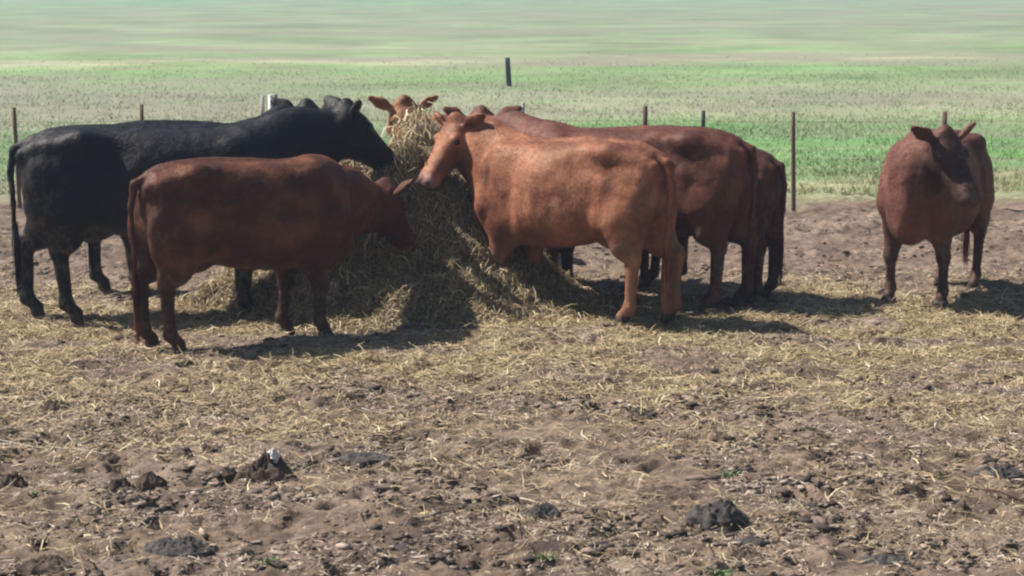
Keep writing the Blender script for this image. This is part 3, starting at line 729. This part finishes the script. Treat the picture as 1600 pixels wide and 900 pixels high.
# ------------------------------------------------------------------ FENCE
IRON = plain_mat('rusty iron', (0.09, 0.055, 0.045), (0.17, 0.105, 0.08), 25, 0.85, 0.3)
WOOD = plain_mat('weathered grey wood', (0.20, 0.18, 0.17), (0.42, 0.40, 0.37), 14, 0.9, 0.5)
PALE = plain_mat('bleached wood', (0.45, 0.45, 0.46), (0.72, 0.72, 0.72), 14, 0.85, 0.4)
DARKP = plain_mat('dark painted post', (0.02, 0.024, 0.035), (0.045, 0.05, 0.065), 14, 0.7, 0.2)
def post(px, top_py, dist, wid, mat, label, lean=0.0, thick=None, name='fence_post', group='posts of the wire fence'):
    p = wp(px, top_py, dist); zt = p[2]; z0 = float(ground_z(p[0], dist)) - 0.15
    thick = thick or wid; H = zt - z0; V = []; F = []
    rings = 7; sg = 10
    r_ = random.Random(int(px))
    for i in range(rings):
        t = i / (rings - 1); k = 1 - 0.10 * t + r_.uniform(-.04, .04)
        for j in range(sg):
            a = 2 * math.pi * (j + .5) / sg
            cx, cy2 = math.cos(a), math.sin(a); q = (abs(cx) ** 4 + abs(cy2) ** 4) ** -0.25
            V.append((cx * q * wid / 2 * k + lean * t * H, cy2 * q * thick / 2 * k, z0 + H * t + (r_.uniform(-.006, .006) if i == rings - 1 else 0)))
    for i in range(rings - 1):
        for j in range(sg): F.append((i * sg + j, i * sg + (j + 1) % sg, (i + 1) * sg + (j + 1) % sg, (i + 1) * sg + j))
    c = len(V); V.append((lean * H, 0, zt + 0.004)); b = (rings - 1) * sg
    for j in range(0, sg, 2): F.append((b + j, b + j + 1, b + (j + 2) % sg, c))
    o = mesh_obj(name, V, F, mat, smooth=False); o.location = (p[0], dist, 0)
    return tag(o, label, 'post', group), (p[0] + lean * H, dist, zt)
FD = 24.0
tops = []
for a in [(27, 168, FD, 0.045, IRON, 'thin brown fence post at the far left, behind the black rump', -0.03),
          (221, 163, FD + .2, 0.045, IRON, 'short-looking brown fence post rising above the back of the black cow', 0.0),
          (406, 150, FD + .4, 0.05, WOOD, 'thin brown-grey post beside the thick pale post', 0.02),
          (815, 160, FD + .4, 0.045, WOOD, 'grey post right of the ears of the red cows', 0.01),
          (1008, 166, FD + .2, 0.06, IRON, 'reddish post above the back of the sunlit red cow', 0.0),
          (1099, 173, FD + .2, 0.05, DARKP, 'short dark blue-black post above the large red rump', 0.0),
          (1243, 175, FD, 0.048, IRON, 'tall brown post standing clear between the crowd and the lone cow', -0.02),
          (1476, 175, FD + .1, 0.06, IRON, 'brown post directly behind the head of the lone cow', 0.0)]:
    o, t_ = post(a[0], a[1], a[2], a[3], a[4], a[5], lean=a[6]); tops.append(t_)
o, t_ = post(427, 147, FD + .3, 0.10, WOOD, 'thick pale grey wooden post, the widest of the fence', 0.0)
pw = mesh_obj('bleached_face', np.array([(-.052, -.056, .1), (-.012, -.056, .1), (-.012, -.056, t_[2] - .01), (-.052, -.056, t_[2] - .01), (-.052, .02, .1), (-.012, .02, .1), (-.012, .02, t_[2] - .01), (-.052, .02, t_[2] - .01)]),
              np.array([(0, 1, 2, 3), (4, 7, 6, 5), (0, 4, 5, 1), (3, 2, 6, 7), (0, 3, 7, 4), (1, 5, 6, 2)]), PALE, o, smooth=False)
tops.append(t_)
post(796, 90, 52.5, 0.13, DARKP, 'lone dark post leaning in the pasture far beyond the fence', lean=-0.06, name='marker_post', group=None)

# wires from post to post
tops.sort(); xsw = [-14.0] + [t[0] for t in tops] + [14.0]
def wire(zoff, label):
    V = []; F = []; r_ = 0.0016
    pts = []
    for a, b in zip([(-14, FD + .2, 1.05)] + tops, tops + [(14, FD + .2, 1.05)]):
        for k in range(6):
            t = k / 6; pts.append((a[0] + (b[0] - a[0]) * t, a[1] + (b[1] - a[1]) * t - 0.03, (0.98 + zoff) - 0.05 * t * (1 - t)))
    for p in pts:
        for j in range(4):
            an = math.pi / 2 * j; V.append((p[0], p[1] + r_ * math.cos(an), p[2] + r_ * math.sin(an)))
    for i in range(len(pts) - 1):
        for j in range(4): F.append((i * 4 + j, i * 4 + (j + 1) % 4, (i + 1) * 4 + (j + 1) % 4, (i + 1) * 4 + j))
    tag(mesh_obj('fence_wire', V, F, IRON), label, 'wire', 'wires of the fence')
wire(-0.02, 'upper thin wire of the fence, near the post tops'); wire(-0.42, 'lower thin wire of the fence, at half post height')

# ------------------------------------------------------------------ DUNG, CLODS AND STICKS IN THE FOREGROUND
DUNG = plain_mat('dried dung', (0.030, 0.025, 0.023), (0.095, 0.085, 0.080), 22, 0.85, 1.0, 0.2)
CLOD = plain_mat('dark soil clod', (0.035, 0.027, 0.022), (0.13, 0.095, 0.07), 14, 0.95, 0.9, 0.1)
WHITE = plain_mat('pale dry flake', (0.5, 0.48, 0.45), (0.8, 0.78, 0.75), 20, 0.8, 0.3)
def lump(name, px, py, wpx, hpx, mat, label, cat, group, seed, folds=0.55, flat=1.0, ridge=0.0):
    x, y = gp(px, py); s = math.hypot(y, CAM_H) / 3500; w_ = wpx * s / 2; hgt = hpx * s * 0.5
    a, b = 80, 28; V = []; F = []
    for i in range(b + 1):
        r_ = i / b
        for j in range(a):
            th = 2 * math.pi * j / a; V.append((math.cos(th) * r_, math.sin(th) * r_, 0))
    V = np.array(V); rr = np.hypot(V[:, 0], V[:, 1]); th = np.arctan2(V[:, 1], V[:, 0])
    out = 1 + 0.25 * vnoise(np.cos(th) * 1.3 + seed * 3, np.sin(th) * 1.3, seed) + 0.35 * vnoise(np.cos(th) * 3 + seed, np.sin(th) * 3, seed + 5)
    z = hgt * (1 - rr ** 2.2) ** 0.75 * (0.65 + 0.9 * (vnoise(V[:, 0] * 2.1 + seed, V[:, 1] * 2.1, seed + 2) + 0.3))
    z += hgt * folds * (vnoise(V[:, 0] * 6, V[:, 1] * 6 + seed, seed + 3) + 0.9 * vnoise(V[:, 0] * 13, V[:, 1] * 13 + seed, seed + 4) + 0.5 * vnoise(V[:, 0] * 26, V[:, 1] * 26 + seed, seed + 6)) * (1 - rr ** 4)
    z += 0.55 * ridge * hgt * np.exp(-((V[:, 0] - 0.25) / 0.38) ** 2 - (V[:, 1] / 0.6) ** 2) * (1 - rr ** 2)
    z = np.where(rr > 0.97, -0.03, z)
    W_ = np.stack([V[:, 0] * out * w_, V[:, 1] * out * w_ * 0.75 * flat, z], 1)
    for i in range(b):
        for j in range(a): F.append((i * a + j, (i + 1) * a + j, (i + 1) * a + (j + 1) % a, i * a + (j + 1) % a))
    o = mesh_obj(name, W_, np.array(F), mat); o.location = (x, y, float(ground_z(x, y)) + 0.006)
    return tag(o, label, cat, group)
GD = 'dung and clods strewn over the foreground soil'
L_ = [('dung_pat', 1122, 812, 100, 34, DUNG, 'large dark grey dung heap at lower right, the tallest lump there', .7),
      ('dung_pat', 1246, 794, 72, 14, DUNG, 'low flat grey dung pat right of the large dark heap', .2),
      ('dung_pat', 1175, 838, 48, 13, DUNG, 'small smooth grey pat just below the large dark heap', .2),
      ('dung_pat', 280, 856, 108, 28, DUNG, 'long folded blue-grey dung pat at lower left', .6),
      ('dung_pat', 570, 720, 74, 12, DUNG, 'flat bluish dung pat left of the centre of the foreground', .1),
      ('soil_clod', 190, 765, 62, 30, CLOD, 'rounded dark clod with crumbs at its sides at left', .4),
      ('soil_clod', 235, 760, 46, 20, CLOD, 'smaller dark clod touching the rounded one on its right', .3),
      ('soil_clod', 18, 758, 52, 30, CLOD, 'dark lump at the left edge of the picture, half way down the foreground', .4),
      ('soil_clod', 356, 746, 32, 20, CLOD, 'small round dark clod just left of the white-tipped clod', .2),
      ('soil_clod', 686, 800, 66, 14, CLOD, 'flat black-brown clod in the middle foreground', .3),
      ('soil_clod', 70, 884, 88, 26, CLOD, 'wide dark clod at the lower left corner', .5),
      ('soil_clod', 555, 884, 64, 16, CLOD, 'low dark clod near the bottom edge, left of the middle', .3),
      ('soil_clod', 85, 642, 46, 18, CLOD, 'dark clod at far left where the straw thins out', .3),
      ('soil_clod', 1560, 744, 76, 22, DUNG, 'greyish crumbled lump near the right edge', .3),
      ('soil_clod', 1035, 772, 78, 10, CLOD, 'thin dark streak of broken clods left of the large dung heap', .4),
      ('soil_clod', 1165, 862, 60, 14, CLOD, 'dark crumbly clod below the small smooth pat', .4),
      ('soil_clod', 1385, 868, 78, 14, DUNG, 'low dark pat near the bottom at right', .3),
      ('soil_clod', 850, 812, 60, 26, DUNG, 'dark pointed lump in the bottom middle', .8),
      ('soil_clod', 170, 720, 36, 12, CLOD, 'small clod at the end of the long pale stalk at left', .3),
      ('soil_clod', 1255, 578, 110, 16, CLOD, 'broad low mound of dark earth in the straw at right', .2),
      ('soil_clod', 385, 474, 95, 40, CLOD, 'dark lump standing in for a leg and shadow under the belly of the nearest cow', .3),  # dark lump added in place of the black cow's foreleg and shadow
      ('soil_clod', 760, 690, 60, 9, CLOD, 'thin dark patch of clods above the middle foreground', .3),
      ('soil_clod', 130, 575, 90, 16, CLOD, 'dark earth showing through straw below the black cow', .2)]
for i, a in enumerate(L_):
    lump(a[0], a[1], a[2], a[3], a[4], a[5], a[6], 'dung' if a[0] == 'dung_pat' else 'clod', GD, i + 2, ridge=a[7])
wc = lump('soil_clod', 415, 750, 88, 52, CLOD, 'dark clod with a white flake on its peak, left of the middle foreground', 'clod', GD, 51, ridge=1.9)
V_, F_ = ball((0.045, -0.01, 0.125), 0.022); V_[:, 2] = 0.125 + (V_[:, 2] - .125) * 1.2; V_ += 0.008 * R.normal(0, 1, V_.shape)
mesh_obj('white_flake', V_, F_, WHITE, wc, smooth=False)

STEM = plain_mat('dead stem', (0.10, 0.06, 0.045), (0.22, 0.14, 0.10), 20, 0.85, 0.3)
PSTEM = plain_mat('bleached stalk', (0.36, 0.32, 0.25), (0.58, 0.53, 0.44), 20, 0.8, 0.2)
def stick(name, pts, r_, mat, label, group='dead stems lying on the soil', branches=()):
    def tube(pts, r_):
        V = []; F = []; n_ = len(pts)
        for i, p in enumerate(pts):
            p = Vector(p); d = (Vector(pts[min(i + 1, n_ - 1)]) - Vector(pts[max(i - 1, 0)])).normalized()
            s_ = d.cross(Vector((0, 0, 1))); s_ = s_.normalized() if s_.length > 1e-4 else Vector((1, 0, 0)); u_ = s_.cross(d)
            rr = r_ * (1 - 0.55 * i / (n_ - 1))
            for j in range(6): V.append(tuple(p + (s_ * math.cos(j * math.pi / 3) + u_ * math.sin(j * math.pi / 3)) * rr))
        for i in range(n_ - 1):
            for j in range(6): F.append((i * 6 + j, i * 6 + (j + 1) % 6, (i + 1) * 6 + (j + 1) % 6, (i + 1) * 6 + j))
        return V, F
    V, F = tube(pts, r_)
    for b in branches:
        v, f = tube(b, r_ * 0.6); k = len(V); V += v; F += [tuple(q + k for q in x) for x in f]
    p0 = np.array(pts[0]); o = mesh_obj(name, np.array(V) - p0, np.array(F), mat); o.location = p0
    return tag(o, label, 'stem', group)
def gline(pix, h0=0.006):
    out = []
    for i, (px, py, hh) in enumerate(pix):
        x, y = gp(px, py); out.append((x, y, float(ground_z(x, y)) + h0 + hh))
    return out
stick('dead_stem', gline([(1600, 792, .01), (1560, 790, .04), (1500, 784, .05), (1450, 774, .05), (1420, 772, .02)]), 0.006, STEM, 'reddish dead stem lying near the right edge, the lower of two')
stick('dead_stem', gline([(1562, 786, 0), (1530, 772, .04), (1495, 756, .05), (1450, 740, .05), (1430, 738, .03)]), 0.004, STEM, 'thin dead twig forking up from the reddish stem near the right edge')
stick('dead_stem', gline([(133, 900, 0), (128, 890, .03), (120, 880, .07), (112, 872, .12)]), 0.007, STEM, 'short upright brown stub of stem at the lower left corner')
stick('pale_stalk', gline([(0, 694, 0), (50, 700, .01), (110, 703, .01), (135, 708, .01), (185, 716, .0)]), 0.0035, PSTEM, 'long bleached stalk lying at the left edge')
stick('pale_stalk', gline([(565, 640, 0), (610, 650, .01), (660, 653, .02), (708, 657, .0)]), 0.0028, PSTEM, 'long pale stalk lying in the middle of the straw')
stick('pale_stalk', gline([(300, 648, 0), (330, 656, .01), (366, 662, .0)]), 0.0028, PSTEM, 'short pale stalk lying left of the middle')
stick('pale_stalk', gline([(280, 862, 0.03), (300, 866, .01), (328, 873, .0)]), 0.0028, PSTEM, 'yellowish stalk lying against the long folded dung pat')

# green weeds sprouting in the soil
WEED = strand_mat('weed leaves', [(0.0, (0.05, 0.10, 0.035)), (1.0, (0.16, 0.24, 0.09))])
for (px, py, sz, lab) in ((1138, 750, .07, 'small green weed above the large dung heap'), (850, 884, .07, 'green weed sprouting at the bottom middle'),
                          (1125, 896, .08, 'green weed at the bottom edge right of the middle'), (425, 884, .06, 'green weed at the bottom left of the middle'), (52, 776, .05, 'tiny green weed near the left edge')):
    x, y = gp(px, py); n_ = 46
    P = R.normal(0, sz * .18, (n_, 3)) * np.array([1, .8, 0]); D = rand_dir(n_, .2); D[:, 2] = R.uniform(.3, 1.2, n_); D /= np.linalg.norm(D, axis=1, keepdims=True)
    o = strands('weed', P, D, R.uniform(.02, sz * .8, n_), .008, WEED, R.random(n_), .3); o.location = (x, y, float(ground_z(x, y)))
    tag(o, lab, 'weed', 'green weeds on the bare soil')

# ------------------------------------------------------------------ HAZE: the thin bluish air of the day
hz, hn, hl, hb_ = newmat('thin haze'); hn.remove(hb_)
pv = hn.new('ShaderNodeVolumePrincipled'); pv.inputs['Color'].default_value = (0.60, 0.73, 1.0, 1); pv.inputs['Density'].default_value = 0.0012
pv.inputs['Anisotropy'].default_value = 0.2
hl.new(pv.outputs[0], hn['Material Output'].inputs['Volume'])
X0, X1, Y0, Y1, Z0, Z1 = -6100, 6100, -1600, 9100, -1.6, 4.0
hv = [(x, y, z) for x in (X0, X1) for y in (Y0, Y1) for z in (Z0, Z1)]
tag(mesh_obj('haze', hv, [(0, 1, 3, 2), (4, 6, 7, 5), (0, 4, 5, 1), (2, 3, 7, 6), (0, 2, 6, 4), (1, 5, 7, 3)], hz, smooth=False), 'thin bluish haze lying over the fields', 'haze', kind='stuff')
